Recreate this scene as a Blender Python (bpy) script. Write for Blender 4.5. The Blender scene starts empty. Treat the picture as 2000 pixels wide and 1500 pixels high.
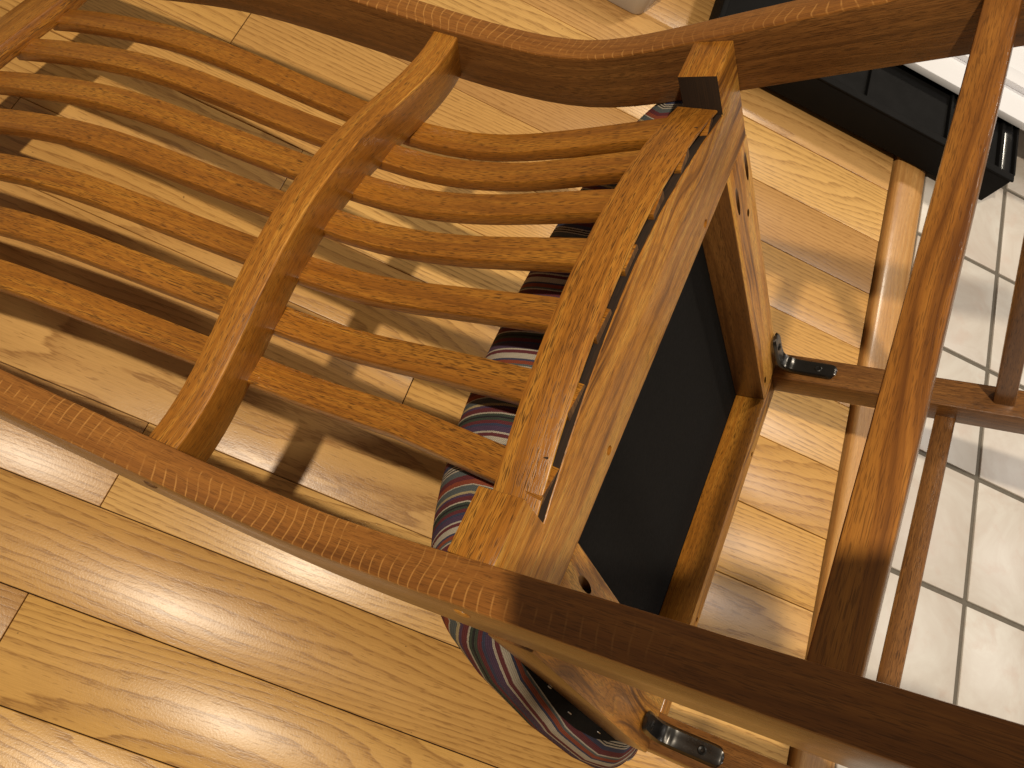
import bpy, bmesh, math, random
from mathutils import Vector, Matrix

random.seed(7)
scene = bpy.context.scene
COL = scene.collection
H = 0.8                      # camera height above the floor

# ------------------------------------------------------------------ camera
cam_d = bpy.data.cameras.new('camera')
cam_d.sensor_width = 36.0
cam_d.lens = 27.0
cam_d.clip_start = 0.01
cam_d.clip_end = 50
cam = bpy.data.objects.new('camera', cam_d)
COL.objects.link(cam)
# rows: image right, image down, view direction, each in room axes (X along the planks, Y away, Z up)
RIGHT = Vector((0.9051, 0.3267, 0.2722)); DOWN = Vector((0.4043, -0.8594, -0.3130)); FWD = Vector((0.1317, 0.3934, -0.9099))
m = Matrix((RIGHT, -DOWN, -FWD)).transposed().to_4x4()
m.translation = (0, 0, H)
cam.matrix_world = m
scene.camera = cam

# ------------------------------------------------------------------ light
world = bpy.data.worlds.new('World')
scene.world = world
world.use_nodes = True
bg = world.node_tree.nodes['Background']
bg.inputs[0].default_value = (1.0, 0.80, 0.58, 1)
bg.inputs[1].default_value = 0.13
scene.view_settings.view_transform = 'Standard'
scene.view_settings.look = 'None'
scene.view_settings.exposure = 0.07
scene.view_settings.gamma = 1.0


def lamp(name, loc, watt, radius, col, aim=None, cone=50):
    l = bpy.data.lights.new(name, 'SPOT' if aim else 'POINT')
    l.energy = watt; l.shadow_soft_size = radius; l.color = col
    o = bpy.data.objects.new(name, l); o.location = loc
    if aim:                                        # recessed spot with a soft-edged cone
        l.spot_size = math.radians(cone); l.spot_blend = 1.0
        o.rotation_euler = (Vector(aim) - Vector(loc)).to_track_quat('-Z', 'Y').to_euler()
    COL.objects.link(o)
    return o


lamp('ceiling_spot', (-0.46, -0.30, 2.40), 158, 0.030, (1.0, 0.87, 0.68))
lamp('kitchen_spot', (1.10, 2.30, 2.25), 118, 0.12, (1.0, 0.89, 0.72), (0.72, 0.75, 0.0), 58)
lamp('kitchen_spot', (2.2, 1.1, 2.30), 100, 0.35, (1.0, 0.95, 0.90), (1.0, 0.40, 0.0), 60)

# ------------------------------------------------------------------ node helpers


class NT:
    def __init__(self, name):
        self.mat = bpy.data.materials.new(name); self.mat.use_nodes = True
        self.t = self.mat.node_tree; self.n = self.t.nodes
        self.bsdf = self.n['Principled BSDF']

    def node(self, typ, **kw):
        nd = self.n.new(typ)
        for k, v in kw.items(): setattr(nd, k, v)
        return nd

    def link(self, a, b): self.t.links.new(a, b)

    def put(self, sock, v):
        if hasattr(v, 'is_output') or isinstance(v, bpy.types.NodeSocket): self.link(v, sock)
        else: sock.default_value = v

    def math(self, op, a, b=None, c=None, clamp=False):
        nd = self.node('ShaderNodeMath', operation=op); nd.use_clamp = clamp
        self.put(nd.inputs[0], a)
        if b is not None: self.put(nd.inputs[1], b)
        if c is not None: self.put(nd.inputs[2], c)
        return nd.outputs[0]

    def vec(self, x, y, z):
        nd = self.node('ShaderNodeCombineXYZ')
        for i, q in enumerate((x, y, z)): self.put(nd.inputs[i], q)
        return nd.outputs[0]

    def sep(self, v):
        nd = self.node('ShaderNodeSeparateXYZ'); self.link(v, nd.inputs[0]); return nd.outputs

    def noise(self, v, scale=1.0, detail=2.0, rough=0.5, dist=0.0):
        nd = self.node('ShaderNodeTexNoise'); self.link(v, nd.inputs['Vector'])
        nd.inputs['Scale'].default_value = scale; nd.inputs['Detail'].default_value = detail
        nd.inputs['Roughness'].default_value = rough; nd.inputs['Distortion'].default_value = dist
        return nd.outputs['Fac']

    def ramp(self, f, stops, interp='LINEAR'):
        nd = self.node('ShaderNodeValToRGB'); self.link(f, nd.inputs[0])
        cr = nd.color_ramp; cr.interpolation = interp
        while len(cr.elements) < len(stops): cr.elements.new(0.5)
        for e, (p, c) in zip(cr.elements, stops):
            e.position = p; e.color = (*c, 1) if len(c) == 3 else c
        return nd.outputs[0]

    def mix(self, f, a, b, mode='MIX'):
        nd = self.node('ShaderNodeMix', data_type='RGBA', blend_type=mode)
        self.put(nd.inputs[0], f)
        for i, q in ((6, a), (7, b)):
            if isinstance(q, tuple): nd.inputs[i].default_value = (*q, 1)
            else: self.link(q, nd.inputs[i])
        return nd.outputs[2]

    def smooth(self, f, a, b):
        nd = self.node('ShaderNodeMapRange', interpolation_type='SMOOTHSTEP')
        self.put(nd.inputs[0], f); nd.inputs[1].default_value = a; nd.inputs[2].default_value = b
        return nd.outputs[0]

    def bump(self, h, strength, dist=0.001, normal=None):
        nd = self.node('ShaderNodeBump'); nd.inputs['Strength'].default_value = strength
        nd.inputs['Distance'].default_value = dist; self.link(h, nd.inputs['Height'])
        if normal is not None: self.link(normal, nd.inputs['Normal'])
        self.link(nd.outputs[0], self.bsdf.inputs['Normal']); return nd.outputs[0]

    def set(self, **kw):
        for k, v in kw.items(): self.put(self.bsdf.inputs[k.replace('_', ' ')], v)


def c255(r, g, b):
    f = lambda v: ((v / 255 + 0.055) / 1.055) ** 2.4 if v > 10 else v / 255 / 12.92
    return (f(r), f(g), f(b))


def oak(name, light, mid, dark, pore, pore_amt=0.55, flecks=False, rough=0.32, cath=0.5, rings=300.0, coat=0.30, band=(0.34, 0.50, 0.68)):
    """stained and varnished oak; UV is (metres along the grain, metres across it)"""
    s = NT(name)
    uv = s.sep(s.node('ShaderNodeUVMap').outputs[0])
    rnd = s.node('ShaderNodeObjectInfo').outputs['Random']
    r10 = s.math('MULTIPLY', rnd, 37.0)
    u = s.math('ADD', uv[0], r10); v = uv[1]
    wob = s.noise(s.vec(s.math('MULTIPLY', u, 4.0), s.math('MULTIPLY', v, 16.0), r10), 1.0, 2.0)
    vv = s.math('ADD', v, s.math('MULTIPLY', wob, 0.030 * cath * 2))
    ring = s.noise(s.vec(s.math('MULTIPLY', u, 2.2), s.math('MULTIPLY', vv, rings), r10), 1.0, 3.0, 0.6)
    broad = s.noise(s.vec(s.math('MULTIPLY', u, 7.0), s.math('MULTIPLY', v, 45.0), r10), 1.0, 3.0, 0.55)
    t = s.math('ADD', s.math('MULTIPLY', ring, 0.60), s.math('MULTIPLY', broad, 0.44))
    col = s.ramp(t, [(band[0], dark), (band[1], mid), (band[2], light)])
    # open pores: short dark dashes along the grain, gathered in the early wood
    pn = s.noise(s.vec(s.math('MULTIPLY', u, 130.0), s.math('MULTIPLY', v, 2300.0), r10), 1.0, 1.0, 0.4)
    pm = s.smooth(s.math('ADD', pn, s.math('MULTIPLY', ring, 0.36)), 0.71, 0.85)
    pm2 = s.math('MULTIPLY', pm, pore_amt)
    col = s.mix(pm2, col, pore)
    fine = s.noise(s.vec(s.math('MULTIPLY', u, 45.0), s.math('MULTIPLY', v, 2600.0), r10), 1.0, 1.0)
    col = s.mix(0.35, col, s.ramp(fine, [(0.3, (0.5, 0.5, 0.5)), (0.7, (1, 1, 1))]), 'MULTIPLY')
    if flecks:
        wv = s.noise(s.vec(s.math('MULTIPLY', u, 11.0), s.math('MULTIPLY', v, 38.0), r10), 1.0, 0.5, 0.4)
        ph = s.math('ADD', s.math('MULTIPLY', u, 128.0), s.math('MULTIPLY', v, 20.0))
        ph = s.math('ADD', ph, s.math('MULTIPLY', wv, 3.0))
        fr = s.math('FRACT', ph)
        line = s.smooth(s.math('ABSOLUTE', s.math('SUBTRACT', fr, 0.5)), 0.40, 0.49)
        mk = s.noise(s.vec(s.math('MULTIPLY', u, 14.0), s.math('MULTIPLY', v, 80.0), s.math('ADD', r10, 5.0)), 1.0, 3.0)
        mk2 = s.noise(s.vec(s.math('MULTIPLY', u, 4.0), 0.0, s.math('ADD', r10, 9.0)), 1.0, 1.0)
        line = s.math('MULTIPLY', line, s.smooth(mk, 0.38, 0.60))
        line = s.math('MULTIPLY', line, s.smooth(mk2, 0.34, 0.52))
        col = s.mix(s.math('MULTIPLY', line, 0.58), col, c255(210, 152, 82))
    s.set(Base_Color=col)
    rr = s.noise(s.vec(s.math('MULTIPLY', u, 9.0), s.math('MULTIPLY', v, 60.0), r10), 1.0, 3.0)
    s.set(Roughness=s.math('ADD', s.math('MULTIPLY', rr, 0.22), rough - 0.10))
    s.set(Coat_Weight=coat, Coat_Roughness=0.18, Specular_IOR_Level=0.4)
    hgt = s.math('ADD', s.math('MULTIPLY', pm, -1.0), s.math('MULTIPLY', fine, 0.35))
    s.bump(hgt, 0.22, 0.0003)
    return s.mat


OAK_SLAT = oak('oak_golden_slats', c255(192, 130, 46), c255(162, 102, 33), c255(122, 72, 23), c255(62, 34, 12), 0.75)
OAK_RAIL = oak('oak_golden_rails', c255(202, 140, 54), c255(170, 108, 36), c255(122, 74, 22), c255(56, 32, 12), 0.72)
OAK_LEG = oak('oak_golden_stretcher', c255(178, 118, 48), c255(150, 94, 36), c255(104, 60, 22), c255(70, 40, 16), 0.45, cath=0.7, rings=210.0, band=(0.38, 0.52, 0.66))
OAK_POST = oak('oak_brown_posts', c255(150, 102, 52), c255(124, 81, 40), c255(92, 58, 28), c255(46, 24, 10), 0.6)
OAK_FLECK = oak('oak_quartersawn_flecked', c255(170, 112, 50), c255(148, 94, 41), c255(118, 72, 31), c255(78, 46, 20), 0.45, flecks=True)
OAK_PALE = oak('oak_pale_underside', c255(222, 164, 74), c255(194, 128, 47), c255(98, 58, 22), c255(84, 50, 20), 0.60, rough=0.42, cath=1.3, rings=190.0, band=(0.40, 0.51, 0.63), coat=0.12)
OAK_RAW = oak('oak_raw_end', c255(150, 112, 72), c255(120, 86, 54), c255(78, 54, 32), c255(40, 26, 14), 0.5, rough=0.75, coat=0.0)
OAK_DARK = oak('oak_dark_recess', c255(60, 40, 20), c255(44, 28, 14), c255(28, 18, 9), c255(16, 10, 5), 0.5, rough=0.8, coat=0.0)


def plain(name, col, rough=0.5, metallic=0.0, noise_amt=0.12, scale=60.0, bump=0.0):
    s = NT(name)
    tc = s.node('ShaderNodeTexCoord').outputs['Object']
    n = s.noise(tc, scale, 4.0, 0.6)
    s.set(Base_Color=s.mix(s.math('MULTIPLY', n, noise_amt * 2), col, tuple(q * 0.45 for q in col)), Metallic=metallic)
    s.set(Roughness=s.math('ADD', s.math('MULTIPLY', n, 0.2), rough - 0.1))
    if bump: s.bump(n, bump, 0.0005)
    return s.mat


STEEL = plain('dark_stamped_steel', (0.10, 0.095, 0.09), 0.30, 1.0, 0.25, 90, 0.1)
SCREW = plain('screw_black', (0.025, 0.024, 0.023), 0.4, 0.8)
CAMBRIC = plain('black_cambric', (0.0075, 0.0068, 0.0064), 0.95, 0.0, 0.3, 300, 0.35)
CAMBRIC.node_tree.nodes['Principled BSDF'].inputs['Specular IOR Level'].default_value = 0.15
STAPLE = plain('staple_metal', (0.55, 0.54, 0.52), 0.35, 0.8)
BLACK_PLASTIC = plain('black_plastic', (0.0085, 0.008, 0.008), 0.75, 0.0, 0.15, 40)
BLACK_PLASTIC.node_tree.nodes['Principled BSDF'].inputs['Specular IOR Level'].default_value = 0.12
BLACK_GLOSS = plain('black_plastic_gloss', (0.010, 0.010, 0.011), 0.22, 0.0, 0.15, 40)
WHITE_FOAM = plain('white_card', (0.86, 0.86, 0.90), 0.6, 0.0, 0.05, 12)
CREAM = plain('cream_plastic', (0.58, 0.53, 0.46), 0.5, 0.0, 0.15, 500, 0.1)
GROUT = plain('grey_brown_grout', c255(112, 104, 92), 0.85, 0.0, 0.3, 220, 0.5)
SUBFLOOR = plain('dark_floor_gap', c255(52, 34, 18), 0.9)


def plank_material():
    s = NT('ash_floor_plank')
    tc = s.node('ShaderNodeTexCoord').outputs['Object']
    rnd = s.node('ShaderNodeObjectInfo').outputs['Random']
    x, y, z = s.sep(tc)
    r = s.math('MULTIPLY', rnd, 53.0)
    xo = s.math('ADD', x, r)
    # growth figure: rings wander, closing into cathedrals
    w1 = s.noise(s.vec(s.math('MULTIPLY', xo, 1.7), s.math('MULTIPLY', y, 8.0), r), 1.0, 1.0, 0.4)
    w2 = s.noise(s.vec(s.math('MULTIPLY', xo, 8.0), s.math('MULTIPLY', y, 45.0), r), 1.0, 3.0, 0.55)
    kind = s.math('FRACT', s.math('MULTIPLY', rnd, 7.31))
    ph = s.math('ADD', s.math('MULTIPLY', w1, 17.0), s.math('MULTIPLY', y, s.math('ADD', 30.0, s.math('MULTIPLY', kind, 190.0))))
    ph = s.math('ADD', ph, s.math('MULTIPLY', w2, 1.5))
    fr = s.math('FRACT', ph)
    ring = s.math('MULTIPLY', s.math('POWER', fr, 2.2), s.smooth(fr, 1.0, 0.90))
    fib = s.noise(s.vec(s.math('MULTIPLY', xo, 30.0), s.math('MULTIPLY', y, 900.0), r), 1.0, 2.0, 0.6)
    pore = s.noise(s.vec(s.math('MULTIPLY', xo, 75.0), s.math('MULTIPLY', y, 700.0), r), 1.0, 1.0, 0.4)
    pm = s.smooth(s.math('ADD', pore, s.math('MULTIPLY', ring, 0.28)), 0.64, 0.80)
    blot = s.noise(s.vec(s.math('MULTIPLY', xo, 3.0), s.math('MULTIPLY', y, 14.0), s.math('ADD', r, 4.0)), 1.0, 3.0, 0.6)
    base = s.ramp(rnd, [(0.0, c255(214, 165, 94)), (0.2, c255(230, 181, 101)), (0.4, c255(202, 154, 93)), (0.6, c255(234, 187, 112)), (0.8, c255(210, 165, 107)), (1.0, c255(223, 171, 91))])
    col = s.mix(s.math('MULTIPLY', ring, s.math('SUBTRACT', 0.54, s.math('MULTIPLY', kind, 0.16))), base, c255(150, 98, 44))
    col = s.mix(s.math('MULTIPLY', pm, 0.42), col, c255(140, 94, 46))
    col = s.mix(0.45, col, s.ramp(fib, [(0.25, (0.68, 0.64, 0.58)), (0.65, (1, 1, 1))]), 'MULTIPLY')
    col = s.mix(0.55, col, s.ramp(blot, [(0.3, (0.78, 0.72, 0.66)), (0.7, (1, 1, 1))]), 'MULTIPLY')
    # scuffs and specks
    geo = s.node('ShaderNodeNewGeometry').outputs['Position']
    sp = s.noise(geo, 150.0, 2.0, 0.5)
    spm = s.smooth(sp, 0.755, 0.79)
    col = s.mix(s.math('MULTIPLY', spm, 0.6), col, c255(90, 60, 34))
    s.set(Base_Color=col)
    fr2 = s.noise(geo, 480.0, 2.0, 0.6)
    big = s.noise(geo, 7.0, 3.0, 0.6)
    s.set(Roughness=s.math('ADD', 0.26, s.math('MULTIPLY', big, 0.14)))
    s.set(Specular_IOR_Level=0.38, Coat_Weight=0.24, Coat_Roughness=0.28)
    h = s.math('ADD', s.math('MULTIPLY', fr2, 0.8), s.math('MULTIPLY', pm, -0.25))
    s.bump(h, 0.30, 0.0006)
    return s.mat


def tile_material():
    s = NT('mottled_ceramic_tile')
    geo = s.node('ShaderNodeNewGeometry').outputs['Position']
    rnd = s.node('ShaderNodeObjectInfo').outputs['Random']
    x, y, z = s.sep(geo)
    v = s.vec(x, y, s.math('MULTIPLY', rnd, 30.0))
    n1 = s.noise(v, 9.0, 5.0, 0.65, 0.8)
    n2 = s.noise(v, 28.0, 4.0, 0.6, 0.4)
    col = s.ramp(n1, [(0.32, c255(196, 184, 172)), (0.5, c255(208, 200, 190)), (0.66, c255(218, 213, 204))])
    col = s.mix(s.math('MULTIPLY', s.smooth(n2, 0.5, 0.72), 0.5), col, c255(200, 180, 166))
    s.set(Base_Color=col, Roughness=0.42)
    s.bump(n2, 0.12, 0.001)
    return s.mat


PLANK = plank_material()
TILE = tile_material()


def fabric_material():
    s = NT('striped_woven_fabric')
    uv = s.sep(s.node('ShaderNodeUVMap').outputs[0])
    u, v = uv[0], uv[1]      # u across the stripes, v along them (metres)
    jit = s.noise(s.vec(s.math('MULTIPLY', u, 900.0), s.math('MULTIPLY', v, 1300.0), 0.0), 1.0, 1.0)
    uu = s.math('ADD', u, s.math('MULTIPLY', s.math('SUBTRACT', jit, 0.5), 0.0011))
    f = s.math('FRACT', s.math('MULTIPLY', s.math('ADD', uu, 7.6), 1 / 0.076))
    W = c255(184, 174, 156); BU = c255(104, 54, 58); PU = c255(84, 66, 88); NV = c255(66, 70, 92)
    SL = c255(92, 98, 98); RU = c255(142, 74, 54); BK = c255(46, 44, 46); GR = c255(66, 74, 64); CR = c255(172, 156, 118)
    seq = [(BU, 5), (W, 1), (SL, 2), (RU, 3), (NV, 2), (W, 5), (BU, 3), (W, 1.3), (PU, 5), (NV, 2), (BU, 3), (GR, 2), (BK, 1.5), (GR, 2), (W, 1.2),
           (BU, 4), (PU, 2), (CR, 2), (SL, 5), (W, 1), (RU, 4), (BU, 4), (SL, 5), (W, 1.2), (BK, 1.2), (W, 1.2), (BK, 1.2), (W, 1.2), (NV, 4)]
    tot = sum(q for _, q in seq); p = 0; stops = []
    for c, q in seq:
        stops.append((p / tot, c)); p += q
    col = s.ramp(f, stops, 'CONSTANT')
    # weave
    wa = s.math('SINE', s.math('MULTIPLY', u, 2 * math.pi / 0.0013))
    wb = s.math('SINE', s.math('ADD', s.math('MULTIPLY', v, 2 * math.pi / 0.0016), s.math('MULTIPLY', u, 2200.0)))
    wv = s.math('MULTIPLY', s.math('ADD', wa, 1.0), s.math('ADD', wb, 1.0))
    wv = s.math('MULTIPLY', wv, 0.25)
    col = s.mix(0.75, col, s.ramp(wv, [(0.0, (0.62, 0.60, 0.60)), (0.8, (1.4, 1.4, 1.4))]), 'MULTIPLY')
    n = s.noise(s.vec(s.math('MULTIPLY', u, 60.0), s.math('MULTIPLY', v, 60.0), 0.0), 1.0, 4.0)
    col = s.mix(0.4, col, s.ramp(n, [(0.3, (0.7, 0.7, 0.7)), (0.7, (1, 1, 1))]), 'MULTIPLY')
    s.set(Base_Color=col, Roughness=0.88, Specular_IOR_Level=0.12)
    s.bump(s.math('ADD', wv, s.math('MULTIPLY', jit, 0.5)), 0.5, 0.0006)
    return s.mat


FABRIC = fabric_material()

# ------------------------------------------------------------------ mesh helpers


def link_mesh(name, verts, faces, mats, parent=None, uvs=None, midx=None, smooth=True, angle=28):
    me = bpy.data.meshes.new(name)
    me.from_pydata([tuple(v) for v in verts], [], faces)
    for q in (mats if isinstance(mats, (list, tuple)) else [mats]): me.materials.append(q)
    if uvs is not None:
        l = me.uv_layers.new(name='UVMap')
        for i, c in enumerate(uvs): l.data[i].uv = c
    if midx is not None:
        for p, i in zip(me.polygons, midx): p.material_index = i
    if smooth:
        for p in me.polygons: p.use_smooth = True
        me.set_sharp_from_angle(angle=math.radians(angle))
    me.update()
    o = bpy.data.objects.new(name, me)
    COL.objects.link(o)
    if parent is not None: o.parent = parent
    return o


def section(w, d, r, seg=2):
    """rounded rectangle, (across, deep) pairs going round, with the side each edge belongs to"""
    pts = []
    for cx, cy, a0 in ((w / 2 - r, d / 2 - r, 0), (-w / 2 + r, d / 2 - r, 90), (-w / 2 + r, -d / 2 + r, 180), (w / 2 - r, -d / 2 + r, 270)):
        for k in range(seg + 1):
            a = math.radians(a0 + 90 * k / seg)
            pts.append((cx + r * math.cos(a), cy + r * math.sin(a)))
    return pts


def beam(name, path, w, d, r, mats, parent=None, side=Vector((1, 0, 0)), back_mat=None, seg=2, wfun=None, dfun=None, angle=28):
    """a bar swept along path; side = direction of its width; back_mat = slot for the face on the -depth side"""
    n = len(path); path = [Vector(p) for p in path]
    verts = []; uvs = []; faces = []; mi = []
    L = 0; Ls = []
    base = section(w, d, r, seg); m_ = len(base)
    per = [0]
    for k in range(m_): per.append(per[-1] + math.dist(base[k], base[(k + 1) % m_]))
    for i, p in enumerate(path):
        t = (path[min(i + 1, n - 1)] - path[max(i - 1, 0)]).normalized()
        a = (side - t * side.dot(t)).normalized(); b = t.cross(a) * -1
        if i: L += (p - path[i - 1]).length
        Ls.append(L)
        sx = wfun(i / (n - 1)) if wfun else 1; sy = dfun(i / (n - 1)) if dfun else 1
        for (x, y) in base: verts.append(p + a * x * sx + b * y * sy)
    for i in range(n - 1):
        for k in range(m_):
            k2 = (k + 1) % m_
            faces.append((i * m_ + k, i * m_ + k2, (i + 1) * m_ + k2, (i + 1) * m_ + k))
            uvs += [(Ls[i], per[k]), (Ls[i], per[k + 1]), (Ls[i + 1], per[k + 1]), (Ls[i + 1], per[k])]
            mid = (base[k][1] + base[k2][1]) / 2
            mi.append(1 if (back_mat and mid > d / 2 - r * 0.9) else 0)
    faces.append(tuple(reversed(range(m_)))); uvs += [(base[k][1], base[k][0]) for k in reversed(range(m_))]; mi.append(0)
    faces.append(tuple((n - 1) * m_ + k for k in range(m_))); uvs += [(base[k][1], base[k][0]) for k in range(m_)]; mi.append(0)
    ml = [mats] + ([back_mat] if back_mat else [])
    o = link_mesh(name, verts, faces, ml, parent, uvs, mi, angle=angle)
    fix_normals(o)
    return o


def fix_normals(o):
    bm = bmesh.new(); bm.from_mesh(o.data)
    bmesh.ops.recalc_face_normals(bm, faces=bm.faces)
    bm.to_mesh(o.data); bm.free()


def box_uv(o, axis):
    """grain runs along axis (object space)"""
    me = o.data; L = Vector(axis).normalized()
    uvl = me.uv_layers.get('UVMap') or me.uv_layers.new(name='UVMap')
    up = Vector((0, 0, 1)) if abs(L.z) < 0.9 else Vector((1, 0, 0))
    q1 = L.cross(up).normalized(); q2 = L.cross(q1)
    for p in me.polygons:
        n = p.normal; c = n.cross(L)
        end = c.length < 0.35
        for li in p.loop_indices:
            co = me.vertices[me.loops[li].vertex_index].co
            if end: uvl.data[li].uv = (co.dot(q1) * 0.3, co.dot(q2))
            else: uvl.data[li].uv = (co.dot(L), co.dot(c.normalized()) + 0.37 * round(n.x) + 0.71 * round(n.y))


def prism(name, poly, z0, z1, mats, parent=None, axis=(1, 0, 0), bevel=0.0012, midx=None, bseg=2, slot=None):
    bm = bmesh.new()
    lo = [bm.verts.new((x, y, z0)) for x, y in poly]; hi = [bm.verts.new((x, y, z1)) for x, y in poly]
    bm.faces.new(list(reversed(lo))); bm.faces.new(hi)
    for i in range(len(poly)):
        j = (i + 1) % len(poly); bm.faces.new((lo[i], lo[j], hi[j], hi[i]))
    bmesh.ops.recalc_face_normals(bm, faces=bm.faces)
    if bevel:
        bm.normal_update()
        ed = [e for e in bm.edges if e.calc_face_angle(0) > 0.5]
        bmesh.ops.bevel(bm, geom=ed, offset=bevel, segments=bseg, affect='EDGES', profile=0.5)
    me = bpy.data.meshes.new(name); bm.to_mesh(me); bm.free()
    for q in (mats if isinstance(mats, (list, tuple)) else [mats]): me.materials.append(q)
    o = bpy.data.objects.new(name, me); COL.objects.link(o)
    if parent is not None: o.parent = parent
    for p in me.polygons: p.use_smooth = True
    me.set_sharp_from_angle(angle=math.radians(28))
    box_uv(o, axis)
    if slot:
        for p in me.polygons: p.material_index = slot(p.center, p.normal)
    return o


def boxy(name, lo, hi, mats, parent=None, axis=(1, 0, 0), bevel=0.0012, slot=None):
    return prism(name, [(lo[0], lo[1]), (hi[0], lo[1]), (hi[0], hi[1]), (lo[0], hi[1])], lo[2], hi[2], mats, parent, axis, bevel, slot=slot)


def cut(o, cutters):
    """real holes: subtract cylinders (location, direction, radius, depth)"""
    dg = None; tmp = []
    for loc, direction, rad, dep in cutters:
        bm = bmesh.new()
        bmesh.ops.create_cone(bm, cap_ends=True, segments=18, radius1=rad, radius2=rad * 0.92, depth=dep * 2)
        rot = Vector((0, 0, 1)).rotation_difference(Vector(direction)).to_matrix().to_4x4()
        bmesh.ops.transform(bm, matrix=Matrix.Translation(loc) @ rot, verts=bm.verts)
        me = bpy.data.meshes.new('cutter'); bm.to_mesh(me); bm.free()
        c = bpy.data.objects.new('cutter', me); COL.objects.link(c)
        if o.parent: c.parent = o.parent
        md = o.modifiers.new('hole', 'BOOLEAN'); md.object = c; md.operation = 'DIFFERENCE'; md.solver = 'EXACT'
        tmp.append(c)
    bpy.context.view_layer.update()
    dg = bpy.context.evaluated_depsgraph_get()
    me2 = bpy.data.meshes.new_from_object(o.evaluated_get(dg))
    o.modifiers.clear(); old = o.data; o.data = me2; me2.name = old.name
    for c in tmp: bpy.data.objects.remove(c)


def tag(o, label=None, cat=None, group=None, kind=None):
    if label: o['label'] = label
    if cat: o['category'] = cat
    if group: o['group'] = group
    if kind: o['kind'] = kind
    return o


def interp(xs, ys, x):
    if x <= xs[0]: return ys[0]
    for i in range(len(xs) - 1):
        if x <= xs[i + 1]: return ys[i] + (ys[i + 1] - ys[i]) * (x - xs[i]) / (xs[i + 1] - xs[i])
    return ys[-1]


def spline(k, y):
    """natural cubic through (k, y)"""
    n = len(k); h = [k[i + 1] - k[i] for i in range(n - 1)]
    a = [0.0] * n; b = [1.0] * n; c = [0.0] * n; d = [0.0] * n
    for i in range(1, n - 1):
        a[i] = h[i - 1]; b[i] = 2 * (h[i - 1] + h[i]); c[i] = h[i]
        d[i] = 6 * ((y[i + 1] - y[i]) / h[i] - (y[i] - y[i - 1]) / h[i - 1])
    for i in range(1, n):
        w = a[i] / b[i - 1]; b[i] -= w * c[i - 1]; d[i] -= w * d[i - 1]
    mm = [0.0] * n; mm[-1] = d[-1] / b[-1]
    for i in range(n - 2, -1, -1): mm[i] = (d[i] - c[i] * mm[i + 1]) / b[i]

    def f(x):
        i = 0
        while i < n - 2 and x > k[i + 1]: i += 1
        e = k[i + 1] - x; q = x - k[i]
        return mm[i] * e ** 3 / (6 * h[i]) + mm[i + 1] * q ** 3 / (6 * h[i]) + (y[i] / h[i] - mm[i] * h[i] / 6) * e + (y[i + 1] / h[i] - mm[i + 1] * h[i] / 6) * q
    return f


# ------------------------------------------------------------------ setting: wooden floor, threshold, tiles
GAP = 0.0009
floor = boxy('wood_floor', (-1.6, -1.4, -0.03), (0.543, 1.9, -0.0035), SUBFLOOR, bevel=0)
tag(floor, 'pale varnished wood plank floor under the chair', None, None, 'structure')


def plank(x0, x1, y0, y1, z=0.0, dz=0.0):
    cx, cy = (x0 + x1) / 2, (y0 + y1) / 2
    hx, hy = (x1 - x0) / 2 - GAP / 2, (y1 - y0) / 2 - GAP / 2
    o = boxy('plank', (-hx, -hy, -0.012), (hx, hy, 0.0), PLANK, floor, bevel=0.0007)
    o.location = (cx, cy, dz)
    o.rotation_euler = (random.uniform(-0.0035, 0.0035), random.uniform(-0.0006, 0.0006), 0)
    return o


ROWS = [-1.018, -0.928, -0.838, -0.748, -0.658, -0.569, -0.479, -0.390, -0.300, -0.2105, -0.1205, -0.0315, 0.0582, 0.1485, 0.2378, 0.3275, 0.4185, 0.510, 0.6010, 0.6925, 0.785, 0.8820, 0.972, 1.063, 1.153, 1.243, 1.333, 1.423, 1.513]
JOINTS = {10: [-0.225], 12: [-0.2095], 14: [0.0107], 16: [-0.214], 18: [-0.349]}
for i in range(len(ROWS) - 1):
    y0, y1 = ROWS[i], ROWS[i + 1]
    js = list(JOINTS.get(i, []))
    if not js: js = [random.uniform(-0.75, -0.45) if i % 2 else random.uniform(-1.1, -0.8)]
    j0 = min(js)
    if j0 > -0.8: js.append(j0 - random.uniform(0.55, 0.8))
    xs = [-1.6] + sorted(js) + [0.5425]
    for a, b in zip(xs, xs[1:]):
        if b - a > 0.02: plank(a, b, y0, y1, dz=random.uniform(-0.0004, 0.0004))

# rounded threshold strip
prof = [(0.5465, -0.01), (0.5465, 0.0045), (0.5480, 0.0070), (0.553, 0.0086), (0.561, 0.0094), (0.571, 0.0097), (0.581, 0.0094), (0.589, 0.0082), (0.5955, 0.0054), (0.599, 0.0012), (0.600, -0.01)]
ST = oak('oak_threshold', c255(216, 164, 98), c255(200, 146, 82), c255(172, 118, 62), c255(130, 84, 42), 0.25, rough=0.40, coat=0.15)
vs = []; fs = []; uv = []
ys = [-1.4 + 0.05 * k for k in range(67)]
for y in ys:
    for (x, z) in prof: vs.append((x, y, z))
npf = len(prof)
for i in range(len(ys) - 1):
    for k in range(npf - 1):
        fs.append((i * npf + k, i * npf + k + 1, (i + 1) * npf + k + 1, (i + 1) * npf + k))
        uv += [(ys[i], k * 0.006), (ys[i], k * 0.006 + 0.006), (ys[i + 1], k * 0.006 + 0.006), (ys[i + 1], k * 0.006)]
th = link_mesh('floor_threshold', vs, fs, ST, None, uv, angle=60)
fix_normals(th)
tag(th, 'rounded wooden threshold strip between the planks and the tiles', None, None, 'structure')

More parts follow.
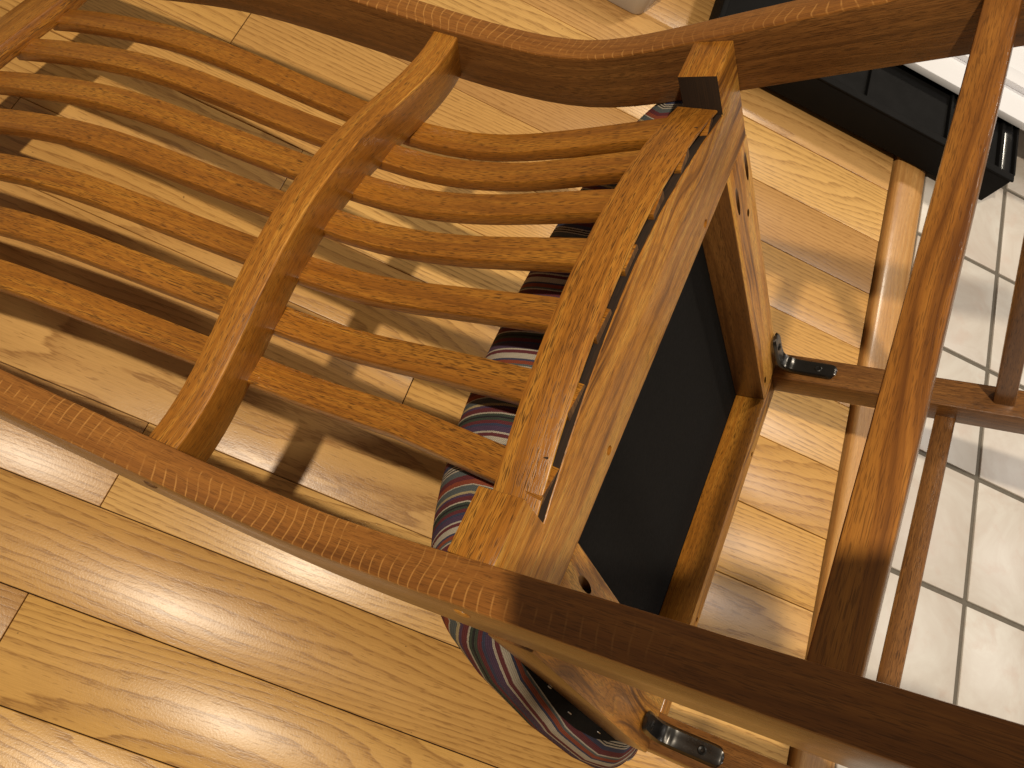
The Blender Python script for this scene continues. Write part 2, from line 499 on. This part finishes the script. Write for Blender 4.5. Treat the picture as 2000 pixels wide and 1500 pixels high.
tfloor = boxy('tile_floor', (0.5995, -1.4, -0.03), (2.2, 2.2, -0.0025), GROUT, bevel=0)
tag(tfloor, 'pale mottled tile floor with grey grout beside the wood', None, None, 'structure')
PX = 0.1695
GX = [0.5995, 0.7455] + [0.7455 + PX * k for k in range(1, 8)]
GY = [0.8347 + PX * k for k in range(-13, 8)]
tile_mesh = {}
for i in range(len(GX) - 1):
    for j in range(len(GY) - 1):
        w = GX[i + 1] - GX[i] - 0.0066; h = GY[j + 1] - GY[j] - 0.0066
        key = (i == 0)
        if key not in tile_mesh:
            o = boxy('tile', (-w / 2, -h / 2, -0.008), (w / 2, h / 2, 0.0), TILE, tfloor, bevel=0.0016)
            tile_mesh[key] = o.data
        else:
            o = bpy.data.objects.new('tile', tile_mesh[key]); COL.objects.link(o); o.parent = tfloor
        o.location = ((GX[i] + GX[i + 1]) / 2, (GY[j] + GY[j + 1]) / 2, random.uniform(-0.0003, 0.0003))

# ------------------------------------------------------------------ the chair, tipped forward on the floor
chair = bpy.data.objects.new('side_chair', None)
chair.empty_display_size = 0.1
COL.objects.link(chair)
# chair axes (x across, y to the front, z to the top of the back) in room axes
MX = Vector((0.0903, 0.9959, 0.0019)); MY = Vector((0.6271, -0.0554, -0.7769)); MZ = Vector((-0.7737, 0.0713, -0.6296))
cm = Matrix((MX, MY, MZ)).transposed().to_4x4()
cm.translation = (0.0949, 0.2662, H - 0.3689)
chair.matrix_world = cm
tag(chair, 'oak slat-back dining chair with striped cushion, tipped forward on the wood floor', 'chair')

W2 = 0.200                                    # half the clear width between the posts
post_y = spline([-0.42, -0.3, -0.1, 0, 0.06, 0.12, 0.2, 0.28, 0.36, 0.44, 0.52, 0.62, 0.75, 0.83],
                [-0.100, -0.0615, -0.0225, -0.0053, 0.0049, 0.0095, -0.0063, -0.0361, -0.0680, -0.0965, -0.1145, -0.130, -0.147, -0.157])
slat_y = spline([-0.02, 0.06, 0.12, 0.2, 0.28, 0.36, 0.44, 0.52, 0.6, 0.7],
                [0.0193, 0.0243, 0.0281, 0.0242, -0.0013, -0.0355, -0.0689, -0.087, -0.097, -0.1034])
DP, TP = 0.0488, 0.0235                       # post depth and width


def post(sx):
    n = 70; path = []
    for i in range(n):
        z = -0.42 + (0.835 + 0.42) * i / (n - 1)
        s = (post_y(z + 0.002) - post_y(z - 0.002)) / 0.004
        q = 1 / math.sqrt(1 + s * s)
        path.append((sx * (W2 + TP / 2), post_y(z) + DP / 2 * q * q * 1.0 / q, z - 0 * s))
    o = beam('back_post', path, TP, DP * 0.98, 0.0016, OAK_POST, chair, side=Vector((1, 0, 0)), back_mat=OAK_FLECK)
    return o


pa = post(-1)
pb = post(1)


def bow(x, hw=0.2, a=1.0):
    q = 1 - min(1, (x / hw) ** 2)
    return (1 - a) * q + a * q * q


# mid rail, bowed towards the back, tilted square to the curve of the posts
n = 41; path = []
tilt = math.radians(17)
vs = []; fs = []; uv = []; mi = []
sec = [(-0.0216, 0.2498), (-0.0142, 0.2293), (0.0222, 0.2425), (0.0148, 0.2630)]   # rear-top, rear-bottom, front-bottom, front-top (y, z)


def rounded(poly, r, seg=2):
    out = []
    m_ = len(poly)
    for i in range(m_):
        p = Vector(poly[i]); a = (Vector(poly[i - 1]) - p).normalized(); b = (Vector(poly[(i + 1) % m_]) - p).normalized()
        p0, p1 = p + a * r, p + b * r
        for k in range(seg + 1):
            t = k / seg
            out.append(tuple(p0 * (1 - t) ** 2 + p * 2 * t * (1 - t) + p1 * t * t))
    return out


def bent_rail(name, sec, x0, x1, shift, mats, r=0.002, n=41, slot=None, parent=None, cuts=None):
    rs = rounded(sec, r); m_ = len(rs)
    per = [0]
    for k in range(m_): per.append(per[-1] + math.dist(rs[k], rs[(k + 1) % m_]))
    vs = []; fs = []; uv = []; mi = []
    xs = [x0 + (x1 - x0) * i / (n - 1) for i in range(n)]
    for x in xs:
        for (y, z) in rs: vs.append((x, y - shift(x), z))
    for i in range(n - 1):
        for k in range(m_):
            k2 = (k + 1) % m_
            fs.append((i * m_ + k, i * m_ + k2, (i + 1) * m_ + k2, (i + 1) * m_ + k))
            uv += [(xs[i], per[k]), (xs[i], per[k + 1]), (xs[i + 1], per[k + 1]), (xs[i + 1], per[k])]
            mi.append(slot(k / m_) if slot else 0)
    fs.append(tuple(range(m_))); fs.append(tuple((n - 1) * m_ + k for k in reversed(range(m_))))
    uv += [(q[0], q[1]) for q in rs] + [(q[0], q[1]) for q in reversed(rs)]
    mi += [0, 0]
    o = link_mesh(name, vs, fs, mats, parent or chair, uv, mi)
    fix_normals(o)
    return o


def mbow(x):
    q = 1 - min(1, (x / 0.2) ** 2)
    return 0.0238 * (-0.45 * q + 1.45 * q * q)


bent_rail('mid_rail', sec, -0.2, 0.2, mbow, [OAK_RAIL, OAK_PALE], r=0.0014, slot=lambda q: 1 if 0.24 < q < 0.40 else 0)
# upper rail at the far end of the slats, and the crest above it
ty = lambda z: slat_y(z) - 0.006
bent_rail('upper_rail', [(-0.1155, 0.680), (-0.1085, 0.632), (-0.0925, 0.634), (-0.099, 0.682)], -0.2, 0.2, lambda x: 0.012 * bow(x), [OAK_RAIL])
# thin lath bent over the lower slat ends
bent_rail('lower_lath', [(0.0238, 0.0325), (0.0271, 0.0035), (0.0295, 0.0035), (0.0268, 0.0325)], -0.1612, 0.1612, lambda x: 0.0295 * (1 - (x / 0.16) ** 2), [OAK_RAIL, OAK_PALE], r=0.0009, slot=lambda q: 1 if 0.32 < q < 0.62 else 0)

# seven slats, closing in slightly towards the mid rail
BETA = {0: (0, 0, 0), 1: (0.0125, 0.0072, 0.0001), 2: (0.0220, 0.0148, 0.0041), 3: (0.0241, 0.0203, 0.0051)}
SK = [(-0.0009, 0.0019, -0.0038, -0.0004), (-0.0004, -0.0007, 0.0027, 0.0022), (-0.0012, -0.0003, 0.0011, -0.0007), (0.0007, -0.0014, 0.0004, -0.0006), (0.0015, 0, -0.0013, 0.0002), (0.0019, -0.0020, -0.0017, -0.0027), (-0.0013, 0.0024, 0.0021, 0.0021)]
# soft curves instead of broken lines for the bow and the spread
beta_f = {k: spline([-0.05, 0.0, 0.25, 0.62, 0.75], [v[0], v[0], v[1], v[2], v[2]]) for k, v in BETA.items()}
hour = spline([-0.03, 0.0, 0.12, 0.25, 0.45, 0.65, 0.7], [0.075, 0.0536, -0.0673, -0.0911, -0.0168, 0.085, 0.10])
ST_ = 0.0105
slat_ends = []
for k in range(7):
    path = []; n = 56; end = None
    for i in range(n):
        z = 0.0030 + (0.65 - 0.0030) * i / (n - 1)
        x = 0.0451 * (3 - k) * (1 + interp([0, 0.12, 0.25, 0.45, 0.65], [0.0536, -0.0673, -0.0911, -0.0168, 0.085], z) * 0.5 + hour(z) * 0.5)
        y = slat_y(z) - interp([0, 0.25, 0.62], BETA[min(k, 6 - k)], z) * 0.5 - beta_f[min(k, 6 - k)](z) * 0.5 - interp([0, 0.12, 0.25, 0.62], SK[k], z)
        lf = 0.0301 - 0.0028 * z / 0.03 - 0.0295 * (1 - (x / 0.16) ** 2)       # behind the lath
        w_ = max(0.0, min(1.0, (0.085 - z) / 0.05))
        if y < lf: y += (lf - y) * w_
        path.append((x, y + ST_ / 2, z))
    slat_ends.append(path[0])
    o = beam('back_slat', path, 0.0212, ST_, 0.0014, OAK_SLAT, chair)
    o.data.materials.append(OAK_RAW); o.data.polygons[len(o.data.polygons) - 2].material_index = 1

# seat frame -------------------------------------------------------
def groove(x): return 0.0052 + 0.0252 * (abs(x) / 0.155) ** 1.7
HB = 0.0284
rail_poly = [(-0.2, 0.0)]
rail_poly += [(-0.1619, 0.0)]
gx = [-0.1617 + 0.3234 * i / 24 for i in range(25)]
rail_poly += [(x, groove(x) + random.uniform(-0.0004, 0.0004)) for x in gx]
rail_poly += [(0.1619, 0.0), (0.2, 0.0), (0.2, 0.0444), (0.2, 0.0842), (-0.2, 0.0842), (-0.2, 0.0444)]
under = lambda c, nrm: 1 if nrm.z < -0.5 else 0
rr = prism('rear_seat_rail', rail_poly, 0.0, HB, [OAK_RAIL, OAK_PALE, OAK_DARK], chair, (1, 0, 0), 0.0009, slot=lambda c, n: 2 if ((n.y < -0.5 and abs(c.x) < 0.1615 and c.z > 0.001) or (abs(n.x) > 0.8 and abs(c.x) < 0.163)) else under(c, n))  # notch side faces coloured dark in place of the shade on them
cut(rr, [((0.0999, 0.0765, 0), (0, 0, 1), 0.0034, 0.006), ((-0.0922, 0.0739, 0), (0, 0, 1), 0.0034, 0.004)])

for sx in (-1, 1):
    xo = 0.2200 if sx < 0 else 0.2068
    poly = [(sx * (xo - (0.001 if sx < 0 else 0.004)), 0.0845), (sx * xo, 0.3992), (sx * 0.1525, 0.3992), (sx * 0.1502, 0.0845)]
    o = prism('side_seat_rail', poly, 0.0003, 0.031, [OAK_POST, OAK_PALE], chair, (0.02 * sx, 1, 0), 0.0010, slot=under)
    hs = [((sx * 0.1646, 0.1230, 0.001), (0, 0.975, 0.222), 0.0034, 0.020), ((sx * 0.1826, 0.1496, 0), (0, 0.8, 0.6), 0.0026, 0.012), ((sx * 0.164, 0.3766, 0), (0, 0.8, 0.6), 0.0030, 0.010)]
    if sx > 0: hs.append(((0.1925, 0.112, 0.001), (0, 0.975, 0.222), 0.0034, 0.020))
    cut(o, hs)
fr = boxy('front_seat_rail', (-0.1838, 0.4012, 0.0), (0.1838, 0.4292, 0.031), [OAK_RAIL, OAK_PALE], chair, (1, 0, 0), 0.001, slot=under)
cut(fr, [((0.0975, 0.4215, 0), (0, 0, 1), 0.0028, 0.006), ((-0.0893, 0.4200, 0), (0, 0, 1), 0.0028, 0.006)])
for sx in (-1, 1):
    boxy('front_leg', (sx * 0.2 - 0.016, 0.3995, -0.42), (sx * 0.2 + 0.016, 0.4290, 0.031), [OAK_POST], chair, (0, 0, 1), 0.0018)

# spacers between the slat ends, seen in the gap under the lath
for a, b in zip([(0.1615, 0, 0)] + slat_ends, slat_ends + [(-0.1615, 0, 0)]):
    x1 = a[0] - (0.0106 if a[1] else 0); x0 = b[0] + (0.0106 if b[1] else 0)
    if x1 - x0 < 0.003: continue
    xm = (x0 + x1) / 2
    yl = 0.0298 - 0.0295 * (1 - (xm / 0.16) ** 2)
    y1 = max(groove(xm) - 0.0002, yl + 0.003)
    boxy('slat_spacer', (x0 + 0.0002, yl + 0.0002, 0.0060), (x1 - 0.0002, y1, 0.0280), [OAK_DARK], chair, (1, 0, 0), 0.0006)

# dust cover stretched under the cushion board, and the board itself
dc = boxy('dust_cover', (-0.2, 0.06, 0.0312), (0.2, 0.418, 0.0322), CAMBRIC, chair, bevel=0)

# cushion ----------------------------------------------------------
CY0, CY1, CZ0, CH = 0.0520, 0.4980, 0.0325, 0.101
YT = [0, 0.04, 0.12, 0.25, 0.5, 0.75, 0.9, 0.97, 1.0]


def half_width(y):
    return interp(YT, [0.207, 0.217, 0.227, 0.2360, 0.2455, 0.2490, 0.2470, 0.240, 0.227], (y - CY0) / (CY1 - CY0))


def board_edge(y):
    return interp([0.052, 0.10, 0.134, 0.182, 0.247, 0.294, 0.35, 0.384, 0.42, 0.47, 0.498], [0.205, 0.2105, 0.215, 0.221, 0.2290, 0.2305, 0.2275, 0.2235, 0.2165, 0.208, 0.200], y)


NW, NT_, NV = 10, 84, 60
Vv = [math.sin(math.pi / 2 * (-1 + 2 * i / NV)) for i in range(NV + 1)]
rows = []; arcs = []
for vv in Vv:
    y = (CY0 + CY1) / 2 + (CY1 - CY0) / 2 * vv
    hw, be = half_width(y), board_edge(y)
    pv = (1 - abs(vv) ** 11) ** (1 / 2.6)
    zm = CZ0 + 0.024 * (0.35 + 0.65 * pv)
    row = []
    for i in range(NW):                                   # rolled edge from the board up to the widest line
        a = math.pi / 2 * i / NW
        row.append(Vector((-(be + (hw - be) * math.sin(a) ** 0.9), y, CZ0 - 0.0002 + (zm - CZ0) * (1 - math.cos(a)))))
    for i in range(NT_ + 1):
        uu = math.sin(math.pi / 2 * (-1 + 2 * i / NT_))
        pu = (1 - abs(uu) ** 2.7) ** (1 / 1.95)
        z = zm + (CZ0 + CH * (1 - 0.16 * uu * uu - 0.08 * vv * vv) - zm) * pu * pv
        z += 0.0005 * math.sin(uu * 23 + 3 * vv) * math.sin(vv * 17) * pu * pv
        wide = 1 + 0.09 * max(0.0, 1 - (y - CY0) / 0.2) * max(0.0, uu) ** 2      # fuller at the far rear corner
        row.append(Vector((hw * uu * wide, y, z + 0.012 * max(0.0, uu) ** 2 * (1 - uu ** 8) * max(0.0, 1 - (y - CY0) / 0.2) * pv)))
    wide = 1 + 0.09 * max(0.0, 1 - (y - CY0) / 0.2)
    row += [Vector((-p.x * wide, p.y, p.z)) for p in reversed(row[:NW])]
    rows.append(row)
    acc = [0]
    for a, b in zip(row, row[1:]): acc.append(acc[-1] + math.hypot(b.x - a.x, b.z - a.z))
    arcs.append([q - acc[-1] / 2 for q in acc])
mid = NV // 2; NP = len(rows[0])
vcum = [0]
for a, b in zip(rows, rows[1:]): vcum.append(vcum[-1] + (b[NP // 2] - a[NP // 2]).length)
vs = [p for r in rows for p in r]; fs = []; uv = []


def cuv(i, j):
    # stripes follow the cloth over the sides; at the ends the cloth is pulled straight down
    t = min(1.0, max(0.0, (min(j, NV - j) - 2) / 8)) if j < NV / 2 else 1.0
    return (arcs[j][i] * t + arcs[mid][i] * (1 - t) - arcs[mid][0], vcum[j])


for j in range(NV):
    for i in range(NP - 1):
        fs.append((j * NP + i, j * NP + i + 1, (j + 1) * NP + i + 1, (j + 1) * NP + i))
        uv += [cuv(i, j), cuv(i + 1, j), cuv(i + 1, j + 1), cuv(i, j + 1)]
cu = link_mesh('seat_cushion', vs, fs, FABRIC, chair, uv, angle=80)
fix_normals(cu)
# underside board wrapped in black cloth
out = [(-board_edge(CY0 + (CY1 - CY0) * k / 30) - 0.002, CY0 + 0.002 + (CY1 - CY0 - 0.004) * k / 30) for k in range(31)]
poly = out + [(-x, y) for x, y in reversed(out)]
ub = prism('cushion_underside', poly, 0.0323, 0.0345, CAMBRIC, cu, bevel=0)
for y in (0.2047, 0.2633, 0.3487, 0.410):
    boxy('staple', (-board_edge(y) + 0.0035, y, 0.0315), (-board_edge(y) + 0.0043, y + 0.008, 0.0324), STAPLE, cu, bevel=0.0002)

# stretchers -------------------------------------------------------
yr = post_y(-0.157)
beam('rear_stretcher', [(-0.2, yr + 0.018, -0.1562), (-0.1, yr + 0.018, -0.157), (0, yr + 0.018, -0.1575), (0.1, yr + 0.018, -0.158), (0.2, yr + 0.018, -0.1583)], 0.0192, 0.022, 0.0020, OAK_LEG, chair, side=Vector((0, 0, 1)))
beam('front_stretcher', [(-0.184, 0.428, -0.168), (0, 0.428, -0.168), (0.184, 0.428, -0.168)], 0.0186, 0.016, 0.0022, OAK_POST, chair, side=Vector((0, 0, 1)))
for sx in (-1, 1):
    beam('side_stretcher', [(sx * 0.203, 0.3995, -0.2137), (sx * 0.2045, 0.2, -0.206), (sx * 0.207, 0.0, -0.198)], 0.0180, 0.015, 0.0022, OAK_POST, chair, side=Vector((0, 0, 1)))

# stamped steel brackets with a screw in each flange ----------------
def bracket(sx):
    xc = sx * 0.2; w = 0.0185
    prof = [(0.3480, -0.0018), (0.3560, -0.0030), (0.3740, -0.0036), (0.3870, -0.0060), (0.3935, -0.0125), (0.3962, -0.0230), (0.3967, -0.040), (0.3967, -0.0565), (0.3972, -0.0600)]
    pr = spline([i for i in range(len(prof))], [p[0] for p in prof]); pz = spline([i for i in range(len(prof))], [p[1] for p in prof])
    n = 40; rows = []
    vs = []; fs = []
    m_ = 9
    for i in range(n):
        t = (len(prof) - 1) * i / (n - 1)
        y, z = pr(t), pz(t)
        y2, z2 = pr(min(t + 0.05, len(prof) - 1)), pz(min(t + 0.05, len(prof) - 1)); y1, z1 = pr(max(t - 0.05, 0)), pz(max(t - 0.05, 0))
        tn = Vector((0, y2 - y1, z2 - z1)).normalized(); nr = Vector((0, tn.z, -tn.y))   # away from the wood
        q = i / (n - 1); e = min(q, 1 - q) * n / 7
        hw = w / 2 * (math.sqrt(max(0.0, 1 - (1 - min(1, e)) ** 2)) * 0.75 + 0.25)
        for k in range(m_):
            a = -1 + 2 * k / (m_ - 1)
            lift = 0.0016 * math.exp(-((q - 0.53) / 0.035) ** 2) * (1 - a * a) + 0.0026 * (1 - abs(a) ** 4) + (0.0009 if abs(a) > .55 and abs(a) < .9 else 0)
            vs.append(Vector((xc + a * hw, y, z)) + nr * lift)
        for k in range(m_):
            a = 1 - 2 * k / (m_ - 1)
            vs.append(Vector((xc + a * hw, y, z)) - nr * 0.0004)
    r_ = 2 * m_
    for i in range(n - 1):
        for k in range(r_):
            fs.append((i * r_ + k, i * r_ + (k + 1) % r_, (i + 1) * r_ + (k + 1) % r_, (i + 1) * r_ + k))
    fs.append(tuple(range(r_))); fs.append(tuple((n - 1) * r_ + k for k in reversed(range(r_))))
    o = link_mesh('leg_bracket', vs, fs, STEEL, chair, angle=50); fix_normals(o)
    for loc, nr in (((xc, 0.3945, -0.044), Vector((0, -1, 0))), ((xc, 0.365, -0.0058), Vector((0, 0, -1)))):
        bm = bmesh.new()
        pts = [(0.0, -0.0004), (0.0012, -0.0004), (0.0013, 0.0006), (0.0030, 0.0010), (0.0040, 0.0004), (0.0046, -0.0008)]
        rings = []
        for rad, hh in pts[1:]:
            rings.append([bm.verts.new((rad * math.cos(2 * math.pi * s / 16), rad * math.sin(2 * math.pi * s / 16), hh)) for s in range(16)])
        for a_, b_ in zip(rings, rings[1:]):
            for s in range(16): bm.faces.new((a_[s], a_[(s + 1) % 16], b_[(s + 1) % 16], b_[s]))
        bm.faces.new(rings[0])
        rot = Vector((0, 0, 1)).rotation_difference(nr).to_matrix().to_4x4()
        bmesh.ops.transform(bm, matrix=Matrix.Translation(loc) @ rot, verts=bm.verts)
        bmesh.ops.recalc_face_normals(bm, faces=bm.faces)
        me = bpy.data.meshes.new('screw'); bm.to_mesh(me); bm.free(); me.materials.append(SCREW)
        s_ = bpy.data.objects.new('screw', me); COL.objects.link(s_); s_.parent = o


bracket(-1)
bracket(1)

# wooden plugs over the screws in the near post
for z in (0.2421, 0.0122):
    bm = bmesh.new()
    bmesh.ops.create_uvsphere(bm, u_segments=14, v_segments=8, radius=0.0048)
    bmesh.ops.scale(bm, vec=(0.28, 1, 1), verts=bm.verts)
    bmesh.ops.translate(bm, vec=(-(W2 + TP), post_y(z) + 0.016, z), verts=bm.verts)
    me = bpy.data.meshes.new('wood_plug'); bm.to_mesh(me); bm.free(); me.materials.append(OAK_RAW if z > 0.1 else OAK_RAIL)
    for p in me.polygons: p.use_smooth = True
    o = bpy.data.objects.new('wood_plug', me); COL.objects.link(o); o.parent = chair
    box_uv(o, (0, 0, 1))

# ------------------------------------------------------------------ black plastic tray with white card on it
tray = bpy.data.objects.new('plastic_tray', None); COL.objects.link(tray)
tray.location = (0.45, 1.2, 0.0)
tag(tray, 'black ribbed plastic tray on the floor behind the chair, across the threshold', 'tray')
def tb(name, lo, hi, mat, bevel=0.002):
    return boxy(name, tuple(a - b for a, b in zip(lo, (0.45, 1.2, 0))), tuple(a - b for a, b in zip(hi, (0.45, 1.2, 0))), mat, tray, bevel=bevel)
tb('side_wall', (0.195, 0.938, 0.0128), (0.692, 0.948, 0.066), BLACK_PLASTIC)
tb('rim', (0.192, 0.9365, 0.066), (0.694, 0.950, 0.0700), BLACK_PLASTIC)
tb('tray_floor', (0.203, 0.948, 0.050), (0.668, 1.50, 0.060), BLACK_PLASTIC)
tb('end_wall', (0.6685, 0.9505, 0.0128), (0.6740, 1.50, 0.066), BLACK_PLASTIC)
tb('end_flange', (0.6745, 0.9505, 0.058), (0.692, 1.50, 0.064), BLACK_GLOSS)
tb('end_lip', (0.6925, 0.9505, 0.046), (0.6965, 1.50, 0.069), BLACK_PLASTIC)
tb('end_wall', (0.195, 0.952, 0.0128), (0.203, 1.50, 0.066), BLACK_PLASTIC)
for x in (0.30, 0.438, 0.576): tb('rib', (x, 0.951, 0.0602), (x + 0.004, 1.50, 0.0665), BLACK_PLASTIC, 0.001)
card = bpy.data.objects.new('white_panel', None); COL.objects.link(card); card.location = (0.70, 1.3, 0.07)
tag(card, 'white panel with raised bands lying on the black tray', 'panel')
def cb(name, lo, hi, bevel=0.002):
    return boxy(name, tuple(a - b for a, b in zip(lo, (0.70, 1.3, 0.07))), tuple(a - b for a, b in zip(hi, (0.70, 1.3, 0.07))), WHITE_FOAM, card, bevel=bevel)
cb('base', (0.40, 1.040, 0.072), (1.05, 1.60, 0.084))
cb('band', (0.40, 1.095, 0.084), (1.05, 1.125, 0.094))
cb('band', (0.40, 1.20, 0.084), (1.05, 1.23, 0.094))

# cream box corner beyond the far post
vs = []
bxp = []
cx0, cy0 = 0.0, 0.0
pts = []
R_ = 0.012
ang = math.radians(0)
def rrect(x0, x1, y0, y1, r, seg=6):
    out = []
    for cx, cy, a0 in ((x1 - r, y1 - r, 0), (x0 + r, y1 - r, 90), (x0 + r, y0 + r, 180), (x1 - r, y0 + r, 270)):
        for k in range(seg + 1):
            a = math.radians(a0 + 90 * k / seg); out.append((cx + r * math.cos(a), cy + r * math.sin(a)))
    return out
cbx = prism('cream_box', [(x + y * 0.32, y) for x, y in rrect(-0.25, 0.0, 0.0, 0.30, 0.012)], 0.0, 0.075, CREAM, None, bevel=0.003)
cbx.location = (0.098, 0.957, 0.0005)
tag(cbx, 'cream box with rounded corner on the planks beyond the far chair post', 'box')

# the phone held up over the chair (it shades the near post)
phone = bpy.data.objects.new('phone', None); COL.objects.link(phone)
pm = Matrix((RIGHT, -DOWN, -FWD)).transposed().to_4x4(); pm.translation = Vector((0, 0, H)) - FWD * 0.0035
phone.matrix_world = pm
tag(phone, 'black phone held up above the near chair post', 'phone')
prism('body', rrect(-0.016, 0.175, -0.068, 0.013, 0.010), 0.0, 0.0085, BLACK_GLOSS, phone, bevel=0.0015)
prism('camera_bump', rrect(-0.013, 0.018, -0.022, 0.010, 0.006), -0.0016, -0.0001, BLACK_PLASTIC, phone, bevel=0)
